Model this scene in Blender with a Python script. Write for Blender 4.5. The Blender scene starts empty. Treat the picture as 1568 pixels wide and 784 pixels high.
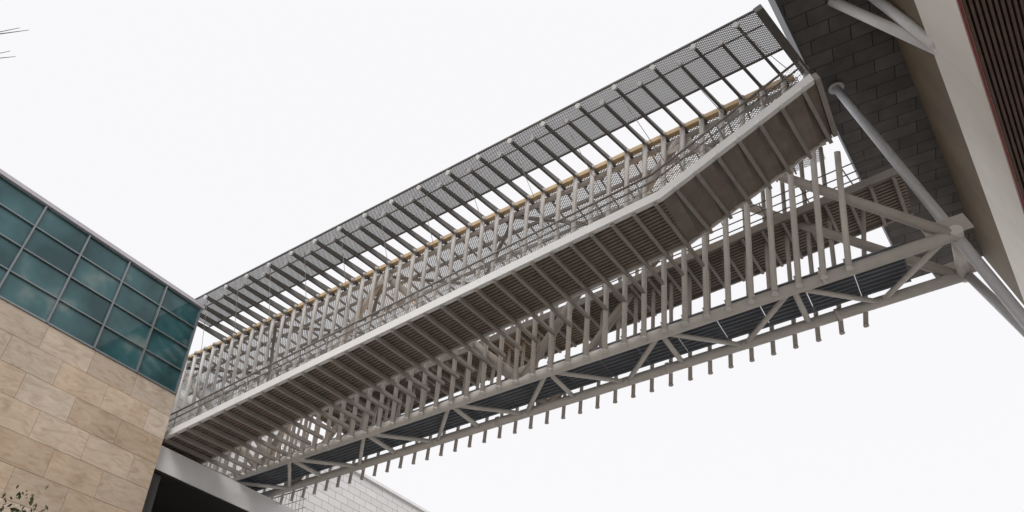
import bpy, bmesh, math, random
from mathutils import Vector, Matrix
random.seed(4)
scene = bpy.context.scene
V = Vector

# ------------------------------------------------------------ materials
def new_mat(name):
    m = bpy.data.materials.new(name); m.use_nodes = True
    return m, m.node_tree.nodes, m.node_tree.links, m.node_tree.nodes["Principled BSDF"]

def paint(name, col, rough=.5, var=.15, scale=1.5, metal=0.0, bump=.0, spec=.5, streak=False):
    m, n, l, b = new_mat(name)
    b.inputs["Roughness"].default_value = rough
    b.inputs["Metallic"].default_value = metal
    b.inputs["Specular IOR Level"].default_value = spec
    tc = n.new("ShaderNodeTexCoord"); mp = n.new("ShaderNodeMapping")
    if streak: mp.inputs["Scale"].default_value = (1, 1, .15)
    nz = n.new("ShaderNodeTexNoise"); nz.inputs["Scale"].default_value = scale
    nz.inputs["Detail"].default_value = 8; nz.inputs["Roughness"].default_value = .65
    cr = n.new("ShaderNodeValToRGB")
    c = V(col)
    cr.color_ramp.elements[0].position = .3; cr.color_ramp.elements[1].position = .7
    cr.color_ramp.elements[0].color = (*(c*(1-var)), 1); cr.color_ramp.elements[1].color = (*(c*(1+var)), 1)
    l.new(tc.outputs["Object"], mp.inputs[0]); l.new(mp.outputs[0], nz.inputs["Vector"])
    l.new(nz.outputs["Fac"], cr.inputs[0]); l.new(cr.outputs[0], b.inputs["Base Color"])
    if bump:
        bp = n.new("ShaderNodeBump"); bp.inputs["Strength"].default_value = bump; bp.inputs["Distance"].default_value = .02
        nz2 = n.new("ShaderNodeTexNoise"); nz2.inputs["Scale"].default_value = scale*12; nz2.inputs["Detail"].default_value = 6
        l.new(mp.outputs[0], nz2.inputs["Vector"]); l.new(nz2.outputs["Fac"], bp.inputs["Height"]); l.new(bp.outputs[0], b.inputs["Normal"])
    return m

def mesh_mat(name, col, open_, scale, vertical=False):
    """woven / perforated metal: holes cut procedurally"""
    m, n, l, b = new_mat(name)
    b.inputs["Roughness"].default_value = .4
    tc = n.new("ShaderNodeTexCoord")
    sp = n.new("ShaderNodeSeparateXYZ"); cb = n.new("ShaderNodeCombineXYZ")
    l.new(tc.outputs["Object"], sp.inputs[0]); l.new(sp.outputs["X"], cb.inputs["X"])
    l.new(sp.outputs["Z" if vertical else "Y"], cb.inputs["Y"])
    mp = n.new("ShaderNodeMapping"); mp.inputs["Rotation"].default_value = (0, 0, .785)
    mp.inputs["Scale"].default_value = (scale, scale, scale)
    vo = n.new("ShaderNodeTexVoronoi"); vo.inputs["Randomness"].default_value = 0.0; vo.inputs["Scale"].default_value = 1
    vo.voronoi_dimensions = '2D'
    mt = n.new("ShaderNodeMath"); mt.operation = 'GREATER_THAN'; mt.inputs[1].default_value = open_
    l.new(cb.outputs[0], mp.inputs[0]); l.new(mp.outputs[0], vo.inputs["Vector"])
    l.new(vo.outputs["Distance"], mt.inputs[0]); l.new(mt.outputs[0], b.inputs["Alpha"])
    nz = n.new("ShaderNodeTexNoise"); nz.inputs["Scale"].default_value = .5; nz.inputs["Detail"].default_value = 3
    cr = n.new("ShaderNodeValToRGB")
    c = V(col)
    cr.color_ramp.elements[0].position = .3; cr.color_ramp.elements[1].position = .7
    cr.color_ramp.elements[0].color = (*(c*.8), 1); cr.color_ramp.elements[1].color = (*(c*1.2), 1)
    l.new(tc.outputs["Object"], nz.inputs["Vector"]); l.new(nz.outputs["Fac"], cr.inputs[0])
    l.new(cr.outputs[0], b.inputs["Base Color"])
    return m

M = {}
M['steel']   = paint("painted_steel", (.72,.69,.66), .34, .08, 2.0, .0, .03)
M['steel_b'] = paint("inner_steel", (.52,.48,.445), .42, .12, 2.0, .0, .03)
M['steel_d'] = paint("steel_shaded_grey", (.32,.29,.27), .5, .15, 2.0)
M['fin']     = paint("fin_steel", (.12,.112,.106), .5, .2, 3.0)
M['cap']     = paint("cap_steel", (.8,.8,.8), .4, .06, 6)
M['edge']    = paint("edge_beam_paint", (.80,.80,.795), .45, .05, 2.0)
M['deck']    = paint("corrugated_deck", (.25,.205,.172), .6, .2, 2.0)
M['soffplate'] = paint("stair_plate", (.24,.205,.18), .6, .2, 1.0)
M['blue']    = paint("slate_grating", (.19,.21,.24), .5, .2, 1.2)
M['tan']     = paint("tan_timber_edge", (.62,.46,.27), .6, .15, 4)
M['rail']    = paint("rail_steel", (.22,.20,.19), .4, .1, 3)
M['strut']   = paint("strut_paint", (.56,.56,.58), .36, .08, 1.2)
M['white']   = paint("white_strut_paint", (.84,.84,.86), .4, .05, 1.2)
M['canopy']  = mesh_mat("canopy_mesh", (.27,.27,.29), .28, 19)
M['roofmesh']= mesh_mat("roof_mesh", (.50,.53,.57), .34, 13)
M['railmesh']= mesh_mat("railing_mesh", (.36,.35,.34), .52, 14, True)
M['cream']   = paint("cream_render", (.80,.755,.695), .8, .05, .5, 0, .1)
M['olive']   = paint("olive_fascia", (.15,.11,.068), .7, .22, .5)
M['louvre']  = paint("brown_louvre", (.13,.08,.065), .6, .2, 2)
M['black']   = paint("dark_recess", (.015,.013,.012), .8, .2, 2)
M['red']     = paint("red_trim", (.25,.03,.03), .5, .1, 2)
M['concrete']= paint("concrete", (.80,.80,.81), .8, .06, .8, 0, .15)
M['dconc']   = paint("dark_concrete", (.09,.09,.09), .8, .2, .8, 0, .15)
M['dfascia'] = paint("dark_fascia", (.07,.075,.085), .5, .2, .8)
M['frame']   = paint("mullion_metal", (.24,.26,.275), .35, .1, 2, .4)
M['coping']  = paint("coping_metal", (.50,.48,.52), .4, .1, 2, .1)
M['bark']    = paint("bark", (.10,.08,.065), .9, .3, 6, 0, .4)
M['ground']  = paint("pavement_ground", (.46,.44,.41), .9, .15, .3, 0, .1)
M['asphalt'] = paint("asphalt", (.05,.05,.052), .9, .2, 2, 0, .2)
M['kerb']    = paint("kerb_concrete", (.35,.34,.32), .9, .1, 2)
M['line']    = paint("road_paint", (.75,.75,.72), .7, .1, 4)

# dark cladding tiles
m, n, l, b = new_mat("dark_cladding_tiles")
tc = n.new("ShaderNodeTexCoord"); mp = n.new("ShaderNodeMapping"); mp.inputs["Rotation"].default_value = (0,0,-.10)
br = n.new("ShaderNodeTexBrick"); br.inputs["Scale"].default_value = 1
br.inputs["Brick Width"].default_value = 1.15; br.inputs["Row Height"].default_value = .58
br.inputs["Mortar Size"].default_value = .014; br.inputs["Color1"].default_value = (.085,.08,.078,1)
br.inputs["Color2"].default_value = (.125,.118,.115,1); br.inputs["Mortar"].default_value = (.008,.008,.008,1)
nz = n.new("ShaderNodeTexNoise"); nz.inputs["Scale"].default_value = 1.6; nz.inputs["Detail"].default_value = 8
mx = n.new("ShaderNodeMixRGB"); mx.blend_type = 'OVERLAY'; mx.inputs[0].default_value = .6
bp = n.new("ShaderNodeBump"); bp.inputs["Distance"].default_value = .02; bp.invert = True
l.new(tc.outputs["Object"], mp.inputs[0]); l.new(mp.outputs[0], br.inputs["Vector"]); l.new(mp.outputs[0], nz.inputs["Vector"])
l.new(br.outputs["Color"], mx.inputs[1]); l.new(nz.outputs["Fac"], mx.inputs[2]); l.new(mx.outputs[0], b.inputs["Base Color"])
l.new(br.outputs["Fac"], bp.inputs["Height"]); l.new(bp.outputs[0], b.inputs["Normal"]); b.inputs["Roughness"].default_value = .6
M['tiles'] = m

# white brick (far building), mapped on the Y-Z face
m, n, l, b = new_mat("pale_brick")
tc = n.new("ShaderNodeTexCoord"); sp = n.new("ShaderNodeSeparateXYZ"); cb = n.new("ShaderNodeCombineXYZ")
br = n.new("ShaderNodeTexBrick"); br.inputs["Scale"].default_value = 1
br.inputs["Brick Width"].default_value = 1.2; br.inputs["Row Height"].default_value = .45; br.inputs["Mortar Size"].default_value = .02
br.inputs["Color1"].default_value = (.66,.65,.65,1); br.inputs["Color2"].default_value = (.74,.73,.73,1); br.inputs["Mortar"].default_value = (.36,.36,.36,1)
l.new(tc.outputs["Object"], sp.inputs[0]); l.new(sp.outputs["Y"], cb.inputs["X"]); l.new(sp.outputs["Z"], cb.inputs["Y"])
l.new(cb.outputs[0], br.inputs["Vector"]); l.new(br.outputs["Color"], b.inputs["Base Color"]); b.inputs["Roughness"].default_value = .85
M['brick'] = m

# sandstone blocks with per-block tone and veining
m, n, l, b = new_mat("sandstone")
tc = n.new("ShaderNodeTexCoord"); at = n.new("ShaderNodeAttribute"); at.attribute_name = "tone"
ad = n.new("ShaderNodeVectorMath"); ad.operation = 'MULTIPLY_ADD'
ad.inputs[1].default_value = (37, 53, 29)
l.new(at.outputs["Color"], ad.inputs[0]); l.new(tc.outputs["Object"], ad.inputs[2])
mp = n.new("ShaderNodeMapping"); mp.inputs["Scale"].default_value = (.6,.6,1.8); mp.inputs["Rotation"].default_value = (.5,0,0)
l.new(ad.outputs[0], mp.inputs[0])
nz = n.new("ShaderNodeTexNoise"); nz.inputs["Scale"].default_value = 2.2; nz.inputs["Detail"].default_value = 9; nz.inputs["Distortion"].default_value = 1.6
l.new(mp.outputs[0], nz.inputs["Vector"])
cr = n.new("ShaderNodeValToRGB")
cr.color_ramp.elements[0].position = .28; cr.color_ramp.elements[0].color = (.50,.37,.265,1)
cr.color_ramp.elements[1].position = .72; cr.color_ramp.elements[1].color = (.69,.56,.44,1)
e = cr.color_ramp.elements.new(.5); e.color = (.62,.49,.37,1)
l.new(nz.outputs["Fac"], cr.inputs[0])
hs = n.new("ShaderNodeHueSaturation")
sep = n.new("ShaderNodeSeparateColor"); l.new(at.outputs["Color"], sep.inputs[0])
mr = n.new("ShaderNodeMapRange"); mr.inputs[3].default_value = .86; mr.inputs[4].default_value = 1.08
l.new(sep.outputs[0], mr.inputs[0]); l.new(mr.outputs[0], hs.inputs["Value"])
mr2 = n.new("ShaderNodeMapRange"); mr2.inputs[3].default_value = .8; mr2.inputs[4].default_value = 1.1
l.new(sep.outputs[1], mr2.inputs[0]); l.new(mr2.outputs[0], hs.inputs["Saturation"])
l.new(cr.outputs[0], hs.inputs["Color"])
nz3 = n.new("ShaderNodeTexNoise"); nz3.inputs["Scale"].default_value = .5; nz3.inputs["Detail"].default_value = 6
l.new(tc.outputs["Object"], nz3.inputs["Vector"])
mr3 = n.new("ShaderNodeMapRange"); mr3.inputs[1].default_value=.3; mr3.inputs[2].default_value=.7; mr3.inputs[3].default_value = .84; mr3.inputs[4].default_value = 1.04
l.new(nz3.outputs["Fac"], mr3.inputs[0])
vm = n.new("ShaderNodeVectorMath"); vm.operation='SCALE'
l.new(hs.outputs[0], vm.inputs[0]); l.new(mr3.outputs[0], vm.inputs["Scale"])
l.new(vm.outputs[0], b.inputs["Base Color"]); b.inputs["Roughness"].default_value = .85
bp = n.new("ShaderNodeBump"); bp.inputs["Strength"].default_value = .3; bp.inputs["Distance"].default_value = .02
l.new(nz.outputs["Fac"], bp.inputs["Height"]); l.new(bp.outputs[0], b.inputs["Normal"])
M['stone'] = m

# teal curtain wall glass
m, n, l, b = new_mat("teal_glass")
tc = n.new("ShaderNodeTexCoord"); at = n.new("ShaderNodeAttribute"); at.attribute_name = "tone"
nz = n.new("ShaderNodeTexNoise"); nz.inputs["Scale"].default_value = .5; nz.inputs["Detail"].default_value = 3
l.new(tc.outputs["Object"], nz.inputs["Vector"])
sep = n.new("ShaderNodeSeparateColor"); l.new(at.outputs["Color"], sep.inputs[0])
ma = n.new("ShaderNodeMath"); ma.operation = 'MULTIPLY_ADD'; ma.inputs[1].default_value = .2
l.new(sep.outputs[0], ma.inputs[0]); l.new(nz.outputs["Fac"], ma.inputs[2])
cr = n.new("ShaderNodeValToRGB")
cr.color_ramp.elements[0].position = .45; cr.color_ramp.elements[0].color = (.012,.055,.063,1)
cr.color_ramp.elements[1].position = .85; cr.color_ramp.elements[1].color = (.22,.27,.25,1)  # pale noise patches put varied reflections into the glass colour
e = cr.color_ramp.elements.new(.68); e.color = (.045,.13,.145,1)
l.new(ma.outputs[0], cr.inputs[0]); l.new(cr.outputs[0], b.inputs["Base Color"])
b.inputs["Roughness"].default_value = .08; b.inputs["IOR"].default_value = 1.5
M['glass'] = m

# foliage
m, n, l, b = new_mat("leaves")
oi = n.new("ShaderNodeTexCoord"); nz = n.new("ShaderNodeTexNoise"); nz.inputs["Scale"].default_value = 3
cr = n.new("ShaderNodeValToRGB"); cr.color_ramp.elements[0].color=(.03,.045,.015,1); cr.color_ramp.elements[1].color=(.09,.10,.035,1)
l.new(oi.outputs["Object"], nz.inputs["Vector"]); l.new(nz.outputs["Fac"], cr.inputs[0]); l.new(cr.outputs[0], b.inputs["Base Color"])
b.inputs["Roughness"].default_value = .6
M['leaf'] = m

# ------------------------------------------------------------ mesh helpers
class MB:
    def __init__(s): s.v=[]; s.f=[]; s.sm=[]; s.tone=[]
    def tube(s,p,q,r,seg=10,r2=None):
        p=V(p);q=V(q); d=(q-p)
        if d.length<1e-6: return
        d.normalize(); a=d.orthogonal().normalized(); c=d.cross(a)
        r2 = r if r2 is None else r2
        i=len(s.v)
        for k in range(seg):
            t=2*math.pi*k/seg; o=a*math.cos(t)+c*math.sin(t)
            s.v.append(p+o*r); s.v.append(q+o*r2)
        for k in range(seg):
            j=(k+1)%seg
            s.f.append((i+2*k,i+2*j,i+2*j+1,i+2*k+1)); s.sm.append(True); s.tone.append((0,0,0,1))
        s.f.append(tuple(i+2*k for k in reversed(range(seg)))); s.sm.append(False); s.tone.append((0,0,0,1))
        s.f.append(tuple(i+2*k+1 for k in range(seg))); s.sm.append(False); s.tone.append((0,0,0,1))
    def hexa(s,c,tone=(0,0,0,1)):
        i=len(s.v); s.v+= [V(x) for x in c]
        for f in ((0,3,2,1),(4,5,6,7),(0,1,5,4),(1,2,6,5),(2,3,7,6),(3,0,4,7)):
            s.f.append(tuple(i+k for k in f)); s.sm.append(False); s.tone.append(tone)
    def box(s,x0,x1,y0,y1,z0,z1,tone=(0,0,0,1)):
        s.hexa([(x0,y0,z0),(x1,y0,z0),(x1,y1,z0),(x0,y1,z0),(x0,y0,z1),(x1,y0,z1),(x1,y1,z1),(x0,y1,z1)],tone)
    def beam(s,p,q,w,h,up=(0,0,1),w2=None,h2=None):
        p=V(p);q=V(q); d=(q-p).normalized(); sd=d.cross(V(up)).normalized(); u=sd.cross(d)
        w2=w if w2 is None else w2; h2=h if h2 is None else h2
        c=[]
        for P,W,H in ((p,w,h),(q,w2,h2)):
            c.append([P-sd*W/2-u*H/2,P+sd*W/2-u*H/2,P+sd*W/2+u*H/2,P-sd*W/2+u*H/2])
        s.hexa(c[0]+c[1])
    def quad(s,a,b,c,d,tone=(0,0,0,1)):
        i=len(s.v); s.v+=[V(a),V(b),V(c),V(d)]; s.f.append((i,i+1,i+2,i+3)); s.sm.append(False); s.tone.append(tone)
    def obj(s,name,mat,parent=None,tone=False):
        me=bpy.data.meshes.new(name); me.from_pydata([tuple(x) for x in s.v],[],s.f)
        me.polygons.foreach_set("use_smooth",s.sm)
        if tone:
            ca=me.color_attributes.new("tone",'FLOAT_COLOR','CORNER')
            for p in me.polygons:
                for li in p.loop_indices: ca.data[li].color=s.tone[p.index]
        me.materials.append(M[mat]); me.update()
        bm=bmesh.new(); bm.from_mesh(me)
        if len(s.f)>1: bmesh.ops.recalc_face_normals(bm,faces=bm.faces)
        bm.to_mesh(me); bm.free()
        o=bpy.data.objects.new(name,me); scene.collection.objects.link(o)
        if parent: o.parent=parent
        return o
def empty(name):
    e=bpy.data.objects.new(name,None); scene.collection.objects.link(e); return e

GZ=-1.6
# ------------------------------------------------------------ BRIDGE
bridge=empty("pedestrian_bridge")
YF,YB,ZC=18.26,20.4,12.0          # bottom chords
SP=.65
ribs=[1.87-SP*i for i in range(46)]
MX,MY,MZ=2.35,16.10,17.9           # top of leaning wall relative to chord
TX=1.72
XL=-27.8
def zf(x): return 13.45+.068*(x+1.59) if x<-1.59 else 13.45+.3785*(x+1.59)
def zb(x): return 15.1+.04*x

ch=MB()
ch.tube((XL,YF,ZC),(4.45,YF+.1,ZC),.17,18)
ch.tube((XL,YB,ZC),(4.45,YB,ZC),.16,18)
ch.tube((4.45,YF-.1,ZC),(4.45,YB+.15,ZC),.15,16)
for x in (-17,-10.5,-4,1.2):          # bolted splice collars
    for y in (YF,YB): ch.tube((x-.05,y,ZC),(x+.05,y,ZC),.20,18)
ch.obj("bottom_chords","steel",bridge)
ch=MB()
for y,z in ((16.5,17.72),(19.4,17.72)): ch.tube((XL,y,z),(3.4,y,z),.10,14)
ch.obj("top_chords","steel_b",bridge)

posts=MB(); fins=MB(); caps=MB(); bposts=MB(); clips=MB()
for i,x in enumerate(ribs):
    full = x < 1.25
    h = 1.0 if full else .52
    b0=V((x,YF-.2,ZC-.12)); m0=V((x+MX,MY,MZ)); t0=b0.lerp(m0,h)
    posts.tube(b0,t0,.082,12)
    posts.tube(b0-V((0,0,.05)),b0+ (m0-b0).normalized()*.02,.098,12)
    clips.box(x-.03,x+.09,YF-.26,YF-.02,ZC+.12,ZC+.17)
    if full:
        ty = 13.68 if i%2==0 else 13.98
        f=(MY-ty)/(MY-13.68)
        T=m0.lerp(V((x+TX,13.68,18.25)),f)
        if x+TX>-23.1:
            fins.beam(m0+V((.05,.2,-.03)),T,.08,.30,h2=.15)
            d=(T-m0).normalized()
            caps.tube(T,T+d*.10+V((0,0,-.05)),.088,14)
        fins.beam(m0+V((0,0,-.08)),V((x+MX+.1,16.75,17.80)),.06,.12)
        clips.tube(t0-V((.02,-.03,.12)),t0+V((0,0,.03)),.10,12)
    q0=V((x-.15,YB+.2,ZC-.46)); q1=V((x+2.0,19.55,17.7)) if full else V((x+1.5,YB-.4,zb(x+1)))
    bposts.tube(q0,q1,.066,10)
    bposts.tube(q0-V((0,0,.04)),q0+V((0,0,.0)),.078,10)
posts.obj("front_posts","steel",bridge); fins.obj("canopy_fins","fin",bridge)
caps.obj("fin_caps","cap",bridge); bposts.obj("back_posts","steel_b",bridge)
clips.obj("post_clips","steel_b",bridge)

# warren trusses
tr=MB(); gp=MB()
for yb_,yt in ((YF+.05,16.5),(YB,19.4)):
    nodesb=[-20.9,-8.4,4.35]; nodest=[-13.2,-.7]
    for a in range(2):
        tr.tube((nodesb[a],yb_,ZC),(nodest[a],yt,17.72),.15,16)
        tr.tube((nodest[a],yt,17.72),(nodesb[a+1],yb_,ZC),.15,16)
        gp.beam((nodest[a]-.45,yt-.02,17.5),(nodest[a]+.45,yt-.02,17.5),.04,.5)
    for nb in nodesb: gp.beam((nb-.5,yb_,ZC+.25),(nb+.5,yb_,ZC+.25),.04,.5)
    tr.tube((-20.9,yb_,ZC),(-26,yt,17.72),.15,16)
tr.obj("truss_diagonals","steel_b",bridge); gp.obj("gusset_plates","steel_b",bridge)

# bottom bracing + panels
bb=MB(); k=0; x=-23.0
while x<2.6:
    ya,yc=(YF,YB) if k%2==0 else (YB,YF)
    bb.tube((x,ya,ZC-.02),(x+1.95,yc,ZC-.02),.078,10)
    if k%2==0: bb.tube((x,YF,ZC),(x,YB,ZC),.088,10)
    x+=1.95;k+=1
bb.obj("bottom_bracing","steel",bridge)
bp_=MB(); x=-24
while x<2.4:
    bp_.box(x,x+1.285,YF+.10,YB-.1,ZC+.26,ZC+.30)
    yy=18.5
    while yy<20.2: bp_.box(x+.03,x+1.25,yy,yy+.05,ZC+.2,ZC+.255); yy+=.2
    x+=1.3
bp_.obj("bottom_panels","blue",bridge)

# roof: purlins, bracing and mesh
rf=MB()
for xx in ribs:
    x=xx+MX
    if x<3.2: rf.beam((x,16.4,17.86),(x,20.5,17.86),.05,.10)
for y in (17.4,18.5): rf.beam((XL,y,17.80),(3.2,y,17.80),.07,.14)
k=0;x=-25.6
while x<1.5:
    a,c=(16.5,19.3) if k%2==0 else (19.3,16.5)
    rf.tube((x,a,17.65),(x+3.1,c,17.65),.075,10); x+=3.1;k+=1
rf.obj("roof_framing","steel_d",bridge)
r=MB(); r.quad((XL,16.35,17.95),(3.3,16.35,17.95),(3.3,20.5,17.95),(XL,20.5,17.95)); r.obj("roof_mesh","roofmesh",bridge)
CXL=-23.0
r=MB(); r.quad((CXL,13.6,18.38),(2.95,13.6,18.38),(3.2,15.2,18.16),(CXL+.4,15.2,18.16)); r.obj("canopy_mesh","canopy",bridge)
r=MB()
r.beam((CXL,13.58,18.38),(3.0,13.58,18.38),.05,.07)
r.beam((CXL+.4,15.22,18.16),(3.25,15.22,18.16),.05,.06)
r.beam((2.98,13.5,18.3),(3.55,16.3,17.85),.24,.30)
r.tube((CXL,13.97,18.06),(2.9,13.97,18.06),.022,8)
r.obj("canopy_edges","fin",bridge)
r=MB(); r.beam((XL,16.30,17.95),(3.2,16.30,17.95),.20,.17); r.obj("roof_edge_board","tan",bridge)
r=MB()
for i in range(2,41,3):
    x=ribs[i]
    if x<.9: r.tube((x+TX,13.75,18.1),(x+TX+.5,14.2,zf(x+TX+.5)+.9),.010,6)
r.obj("stay_cables","rail",bridge)

# front ramp and stair
Y0,Y1=14.15,16.45
XS,XK,XE=-23.2,-1.59,3.12
def run(mb,y0,y1,d0,d1,xs=(XS,XK,XE)):
    for a,c in zip(xs[:-1],xs[1:]):
        za = zf(a) ; zc = zf(c)
        mb.hexa([(a,y0,za+d0),(c,y0,zc+d0),(c,y1,zc+d0),(a,y1,za+d0),(a,y0,za+d1),(c,y0,zc+d1),(c,y1,zc+d1),(a,y1,za+d1)])
r=MB(); run(r,Y0-.06,Y0,-.14,.14); run(r,Y0,Y0+.10,-.14,-.10); r.obj("ramp_edge_beam","edge",bridge)
r=MB(); run(r,Y1,Y1+.06,-.12,.12); r.obj("ramp_inner_beam","steel",bridge)
r=MB(); run(r,Y0+.002,Y1-.002,-.01,.05,(XS,XK))
y=Y0+.12
while y<Y1-.1:
    run(r,y,y+.085,-.06,-.012,(XS,XK)); y+=.15
r.obj("ramp_deck","deck",bridge)
r=MB(); run(r,Y0+.002,Y1-.002,-.03,.05,(XK+.001,XE))
r.obj("stair_underside","soffplate",bridge)
r=MB()
nst=12
for s in range(nst):
    x=XK+(XE-XK)*s/nst; r.box(x,x+.39,Y0+.01,Y1-.01,zf(x)+.06,zf(x)+.20)
r.obj("stair_treads","deck",bridge)
r=MB(); c2=MB()
x=XE-.35
while x>XS+.2:
    z=zf(x)
    stair = x>XK
    r.beam((x,Y0+.02,z-.15),(x+.25,(Y1+.1 if stair else YF-.37*(z-ZC)-.1),z-.15+(.08 if stair else 0)),.10,.17,h2=.13)
    if stair: c2.tube((x,Y0-.03,z-.20),(x,Y0-.03,z-.12),.085,12)
    x-=SP
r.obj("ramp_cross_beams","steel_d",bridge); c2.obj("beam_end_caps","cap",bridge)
r=MB()
xs=[]; x=XE
while x>XS: xs.append(x); x-=SP*2
for x in xs: r.tube((x,Y0+.02,zf(x)),(x,Y0+.02,zf(x)+.92),.026,6)
for a,c in ((XS,XK),(XK,XE)):
    r.tube((a,Y0+.02,zf(a)+.92),(c,Y0+.02,zf(c)+.92),.035,8)
    r.tube((a,Y0+.10,zf(a)+.74),(c,Y0+.10,zf(c)+.74),.022,8)
    for h in (.15,.40,.62): r.tube((a,Y0+.02,zf(a)+h),(c,Y0+.02,zf(c)+h),.009,5)
    r.tube((a,Y1+.02,zf(a)+.92),(c,Y1+.02,zf(c)+.92),.03,8)
    r.tube((a,Y1+.02,zf(a)+.5),(c,Y1+.02,zf(c)+.5),.015,6)
r.obj("ramp_railing","rail",bridge)
r=MB()
for a,c in ((XS,XK),(XK,XE)): r.quad((a,Y0+.045,zf(a)+.16),(c,Y0+.045,zf(c)+.16),(c,Y0+.045,zf(c)+.88),(a,Y0+.045,zf(a)+.88))
r.obj("ramp_railing_mesh","railmesh",bridge)
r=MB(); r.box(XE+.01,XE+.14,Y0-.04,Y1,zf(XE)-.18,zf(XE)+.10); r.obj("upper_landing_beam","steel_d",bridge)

# inner (back) walkway
xa,xb=-19.0,4.6
def runb(mb,y0,y1,d0,d1):
    mb.hexa([(xa,y0,zb(xa)+d0),(xb,y0,zb(xb)+d0),(xb,y1,zb(xb)+d0),(xa,y1,zb(xa)+d0),(xa,y0,zb(xa)+d1),(xb,y0,zb(xb)+d1),(xb,y1,zb(xb)+d1),(xa,y1,zb(xa)+d1)])
r=MB(); runb(r,19.2,21.3,0,.05)
y=19.3
while y<21.2: runb(r,y,y+.09,-.05,-.002); y+=.16
r.obj("inner_walkway_deck","deck",bridge)
r=MB(); runb(r,19.12,19.19,-.12,.14); runb(r,21.31,21.38,-.12,.14)
x=xb-.3
while x>xa: r.beam((x,19.2,zb(x)-.14),(x+.1,21.3,zb(x)-.14),.09,.16); x-=SP
r.obj("inner_walkway_beams","steel_d",bridge)
r=MB()
for y in (19.15,21.35):
    for h in (.3,.6,.95): r.tube((xa,y,zb(xa)+h),(xb,y,zb(xb)+h),.022,6)
    x=xb
    while x>xa: r.tube((x,y,zb(x)),(x,y,zb(x)+.95),.02,6); x-=1.3
r.obj("inner_walkway_railing","rail",bridge)

# supporting column and knee brace at the right end
r=MB(); r.tube((4.45,18.5,GZ),(4.45,18.5,19.0),.135,20); r.tube((4.45,18.5,18.93),(4.45,18.5,18.995),.24,20); r.obj("support_column","strut",bridge)
r=MB(); r.tube((4.5,20.4,12.2),(4.5,18.5,7.6),.12,16); r.tube((4.45,YB,12),(5.9,24,16),.12,12); r.obj("knee_braces","strut",bridge)

for i,(x,y,z) in enumerate([(-8.4,18.9,12.6),(-19.8,18.9,12.6),(-13.2,17.6,16.6),(-1.6,17.6,16.6)]):
    ld=bpy.data.lights.new("lamp","POINT"); ld.energy=14; ld.color=(1,.62,.25); ld.shadow_soft_size=.08
    lo=bpy.data.objects.new("truss_lamp_%d"%i,ld); lo.location=(x,y,z); scene.collection.objects.link(lo); lo.parent=bridge

# ------------------------------------------------------------ LEFT BUILDING
lb=empty("stone_and_glass_building")
FX,FY=-21.3,13.72; YS=-16.0
GB,GT=13.45,17.70
r=MB(); r.box(FX-9,FX-.12,YS,FY-.12,GZ,GT+.1); r.obj("core_walls","black",lb)
r=MB(); rowh=.94; z=GB-.02; k=0
while z>GZ:
    z0=max(GZ,z-rowh); y=FY - (0 if k%2==0 else .95)
    if k%2==1:
        t=(random.random(),random.random(),random.random(),1); r.box(FX-.12,FX,y+.006,FY,z0+.006,z-.006,t)
    while y>YS:
        t=(random.random(),random.random(),random.random(),1)
        r.box(FX-.12,FX+random.uniform(-.003,.003),max(YS,y-1.9)+.006,y-.006,z0+.006,z-.006,t); y-=1.9
    xx=FX-.13
    while xx>FX-9:
        t=(random.random(),random.random(),random.random(),1)
        r.box(max(xx-1.9,FX-9),xx-.012,FY-.12,FY,z0+.006,z-.006,t); xx-=1.9
    z-=rowh;k+=1
r.obj("stone_wall","stone",lb,tone=True)
r=MB(); gh=(GT-GB)/4; y=FY-.06
cols=[]
while y>YS+1: cols.append(y); y-=1.93
for y in cols:
    for q in range(4):
        t=(random.random(),random.random(),0,1)
        tl=random.uniform(-.008,.008)
        r.quad((FX-.05,y-1.93+.03,GB+q*gh+.02),(FX-.05+tl,y-.03,GB+q*gh+.02),(FX-.05+tl,y-.03,GB+(q+1)*gh-.02),(FX-.05,y-1.93+.03,GB+(q+1)*gh-.02),t)
for j in range(5):
    for q in range(4):
        t=(random.random(),0,0,1); x=FX-.1-j*1.75
        r.quad((x-1.75,FY-.05,GB+q*gh),(x,FY-.05,GB+q*gh),(x,FY-.05,GB+(q+1)*gh),(x-1.75,FY-.05,GB+(q+1)*gh),t)
r.obj("glazing","glass",lb,tone=True)
r=MB()
for y in cols: r.box(FX-.06,FX+.06,y-.03,y+.03,GB,GT)
for q in range(1,4): r.box(FX-.055,FX+.02,YS,FY-.03,GB+q*gh-.022,GB+q*gh+.022)
r.box(FX-.06,FX+.035,YS,FY-.02,GB-.015,GB+.05)
r.obj("mullions","frame",lb)
r=MB(); r.box(FX-9.1,FX+.10,YS,FY+.08,GT,GT+.17); r.obj("coping","coping",lb)

tb=empty("landing_terrace")
r=MB(); r.box(-30,-21.8,FY+.02,22.5,10.7,11.6); r.obj("slab","concrete",tb)
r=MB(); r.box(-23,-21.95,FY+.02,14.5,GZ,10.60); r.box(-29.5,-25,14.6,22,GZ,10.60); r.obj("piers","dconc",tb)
r=MB(); r.box(-29.9,-21.84,FY+.06,22.4,10.62,10.698); r.obj("soffit_shade_sheet","black",tb)  # near-black sheet under the slab, painting in the darkness of the garage opening
r=MB()
for k in range(0,34): r.tube((-30+k*.24,22.4,11.6),(-30+k*.24,22.4,12.9),.012,5)
r.tube((-30,22.4,12.9),(-21.9,22.4,12.9),.03,8)
for h in (12.0,12.4): r.tube((-30,22.4,h),(-21.9,22.4,h),.015,6)
r.obj("railing","rail",tb)

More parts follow.
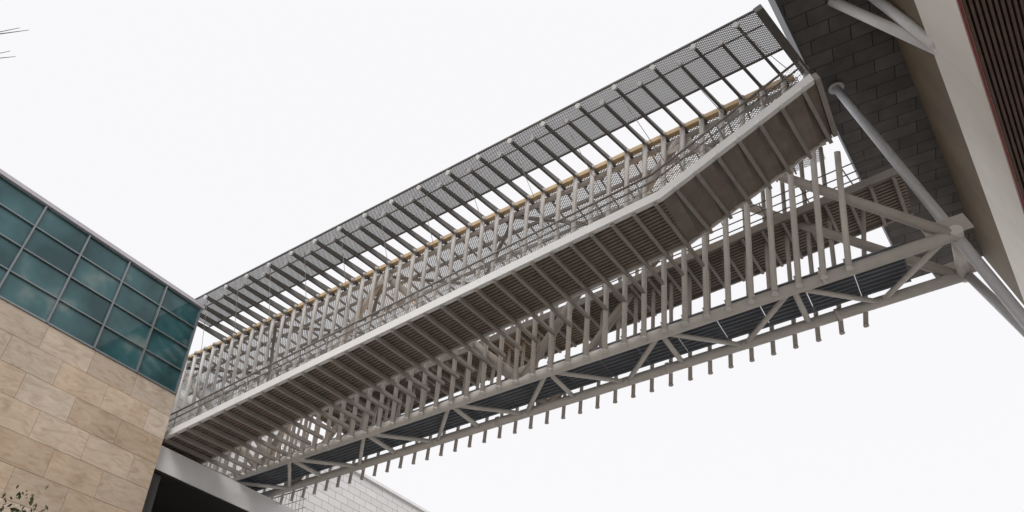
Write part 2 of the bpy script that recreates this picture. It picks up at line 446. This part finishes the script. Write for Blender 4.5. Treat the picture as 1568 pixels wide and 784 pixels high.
fb=empty("pale_brick_building")
r=MB(); r.box(-42,-28,16,64,GZ,19.0); r.obj("walls","brick",fb)
r=MB(); r.box(-42.1,-27.85,15.9,64.1,19.0,19.2); r.obj("parapet","concrete",fb)
r=MB()
for y in range(20,62,5):
    for z in (2,6,10): r.box(-28.02,-27.97,y,y+2.2,z,z+2)
r.obj("windows","glass",fb,tone=True)

# ------------------------------------------------------------ RIGHT BUILDING
rb=empty("louvred_building")
S=.105
def ex(mb,x0,x1,y0,y1,z0,z1,s0=S):
    f=lambda x,y:x+S*(y-15)
    g=lambda x,y:x+s0*(y-15)
    mb.hexa([(g(x0,y0),y0,z0),(f(x1,y0),y0,z0),(f(x1,y1),y1,z0),(g(x0,y1),y1,z0),(g(x0,y0),y0,z1),(f(x1,y0),y0,z1),(f(x1,y1),y1,z1),(g(x0,y1),y1,z1)])
r=MB(); ex(r,3.73,6.3,-6,31.3,19.0,19.3,.083); r.obj("tiled_soffit","tiles",rb)
r=MB(); g=lambda x,y:x+.083*(y-15)
for y0,y1,zt in ((-6,17.5,20.3),(17.5,31.4,19.45)):
    r.hexa([(g(3.66,y0),y0,18.95),(g(3.725,y0),y0,18.95),(g(3.725,y1),y1,18.95),(g(3.66,y1),y1,18.95),(g(3.66,y0),y0,zt),(g(3.725,y0),y0,zt),(g(3.725,y1),y1,zt),(g(3.66,y1),y1,zt)])
r.obj("soffit_fascia","dfascia",rb)
r=MB(); ex(r,6.12,6.2,-6,31.3,15.99,18.99); r.obj("olive_fascia","olive",rb)
ZL=13.55
r=MB()
y=-6.0
while y<31.3:
    y2=min(31.35,y+3.6); ex(r,6.06,6.19,y+.006,y2-.006,ZL,15.98); y=y2 if y2<31.35 else 99
r.obj("cream_band","cream",rb)
r=MB(); ex(r,6.3,15.9,31.4,31.6,8,24); r.obj("cream_end_wall","cream",rb)
r=MB(); ex(r,6.08,6.12,-6,31.3,ZL-.05,ZL-.003); r.obj("red_trim","red",rb)
r=MB(); x=6.15
while x<15.5: ex(r,x,x+.055,-6,31.3,ZL-.04,ZL+.05); x+=.105
r.obj("louvre_slats","louvre",rb)
r=MB(); ex(r,6.22,16,-6,31.3,ZL+.16,24); r.obj("louvre_backing","black",rb)
r=MB(); ex(r,5.2,16.1,-6,31.3,19.31,26); r.obj("upper_storeys","cream",rb)
r=MB(); ex(r,12.5,13,-6,31.3,GZ,ZL-.05); r.obj("ground_storey_wall","cream",rb)
r=MB(); r.tube((5.0,15.05,19.0),(6.28,15.85,15.95),.15,18); r.tube((5.90,15.3,19.0),(6.12,15.35,15.7),.14,18); r.obj("white_struts","white",rb)

# ------------------------------------------------------------ GROUND
r=MB(); r.quad((-900,-900,GZ),(900,-900,GZ),(900,900,GZ),(-900,900,GZ)); r.obj("ground","ground")
st=empty("street")
r=MB(); r.quad((-14,-300,GZ+.004),(-8,-300,GZ+.004),(-8,300,GZ+.004),(-14,300,GZ+.004)); r.obj("asphalt","asphalt",st)
r=MB(); r.box(-14.2,-14,-300,300,GZ,GZ+.13); r.box(-8,-7.8,-300,300,GZ,GZ+.13); r.obj("kerbs","kerb",st)
r=MB()
for k in range(-30,30): r.quad((-11.07,k*6,GZ+.008),(-10.93,k*6,GZ+.008),(-10.93,k*6+3,GZ+.008),(-11.07,k*6+3,GZ+.008))
r.obj("lane_markings","line",st)

# ------------------------------------------------------------ TREES
def branch(mb,p,d,L,r,depth,tips):
    n=4; q=V(p)
    for k in range(n):
        d=(d+V((random.uniform(-.14,.14),random.uniform(-.14,.14),random.uniform(-.05,.12)))).normalized()
        q2=q+d*L/n; mb.tube(q,q2,r*(1-.5*k/n),7,r*(1-.5*(k+1)/n))
        if depth>0 and k>=1:
            a=random.uniform(0,6.28); o=V((math.cos(a),math.sin(a),.25))
            branch(mb,q2,(d*.7+o*.7).normalized(),L*.62,r*.45,depth-1,tips)
        q=q2
    tips.append(q)
t1=empty("street_tree"); tm=MB(); tips=[]
base=V((-14.5,6.0,GZ)); tm.tube(base,base+V((.1,0,2.4)),.14,10,.11)
for a in range(5):
    an=a*1.26; branch(tm,base+V((.1,0,2.3)),V((math.cos(an)*.5,math.sin(an)*.5,1)).normalized(),2.5,.07,2,tips)
lf=MB()
for t in tips:
    for k in range(90):
        c=t+V([random.gauss(0,.24) for _ in range(3)])
        a=V([random.gauss(0,1) for _ in range(3)]).normalized(); bvec=a.orthogonal().normalized()
        s=random.uniform(.04,.075)
        lf.quad(c-a*s,c+bvec*s*.45,c+a*s,c-bvec*s*.45)
zs=sorted(v.z for v in lf.v); zmax=zs[int(len(zs)*.995)]
kz=(4.95-GZ)/(zmax-GZ)
for mb in (tm,lf):
    mb.v=[V((v.x,v.y,GZ+(v.z-GZ)*kz)) for v in mb.v]
tm.obj("trunk","bark",t1); lf.obj("leaves","leaf",t1)
t2=empty("bare_tree"); tm=MB(); tips=[]
base=V((-9.4,-2.2,GZ)); top=V((-9.2,-1.9,5.5)); tm.tube(base,top,.16,10,.09)
for tgt in ((-6.45,.62,7.0),(-6.5,.55,7.6),(-8.8,-.5,9.3),(-10.6,-3,8.6),(-9.5,-4,8),(-11,-1,7.5)):
    tgt=V(tgt); p=top; n=6
    for k in range(n):
        q=top.lerp(tgt,(k+1)/n)+V((random.uniform(-.07,.07),random.uniform(-.07,.07),random.uniform(-.07,.07)))*(0 if k==n-1 else 1)
        tm.tube(p,q,.035*(1-k/n)+.004,6,.035*(1-(k+1)/n)+.003)
        if 1<k<n-1:
            d=(q-p).normalized()+V([random.uniform(-.7,.7) for _ in range(3)]); d.normalize()
            tm.tube(q,q+d*.6,.008,5,.003)
        p=q
tm.obj("branches","bark",t2)

# ------------------------------------------------------------ LIGHT
w=bpy.data.worlds.new("World"); scene.world=w; w.use_nodes=True
n=w.node_tree.nodes; l=w.node_tree.links; bg=n["Background"]
sk=n.new("ShaderNodeTexSky"); sk.sky_type='NISHITA'; sk.sun_disc=False
sv=V((.42,-.6,.68)).normalized()
sk.sun_elevation=math.asin(sv.z); sk.sun_rotation=math.atan2(sv.x,sv.y); sk.dust_density=5; sk.air_density=1
hs=n.new("ShaderNodeHueSaturation"); hs.inputs["Saturation"].default_value=.12
mx=n.new("ShaderNodeMixRGB"); mx.inputs[0].default_value=.93; mx.inputs[2].default_value=(10.0,9.95,10.15,1)
l.new(sk.outputs[0],hs.inputs["Color"]); l.new(hs.outputs[0],mx.inputs[1]); l.new(mx.outputs[0],bg.inputs[0])
bg.inputs[1].default_value=.1
sd=bpy.data.lights.new("sun","SUN"); sd.energy=1.5; sd.angle=math.radians(20); sd.color=(1,.97,.93)
so=bpy.data.objects.new("sun",sd); so.rotation_euler=sv.to_track_quat('Z','Y').to_euler(); scene.collection.objects.link(so)

# ------------------------------------------------------------ CAMERA
cd=bpy.data.cameras.new("camera"); cam=bpy.data.objects.new("camera",cd); scene.collection.objects.link(cam)
R=V((.8155,.5788,.0115)); U=V((.408,-.5889,.698)); B=R.cross(U).normalized(); U=B.cross(R).normalized(); R.normalize()
cam.matrix_world=Matrix(((R.x,U.x,B.x,0),(R.y,U.y,B.y,0),(R.z,U.z,B.z,0),(0,0,0,1)))
cd.sensor_width=36; cd.lens=22.94; cd.shift_x=.1014; cd.shift_y=-.0446; cd.clip_end=3000; cd.clip_start=.05
scene.camera=cam
scene.view_settings.view_transform='Standard'; scene.view_settings.look='None'; scene.view_settings.exposure=0
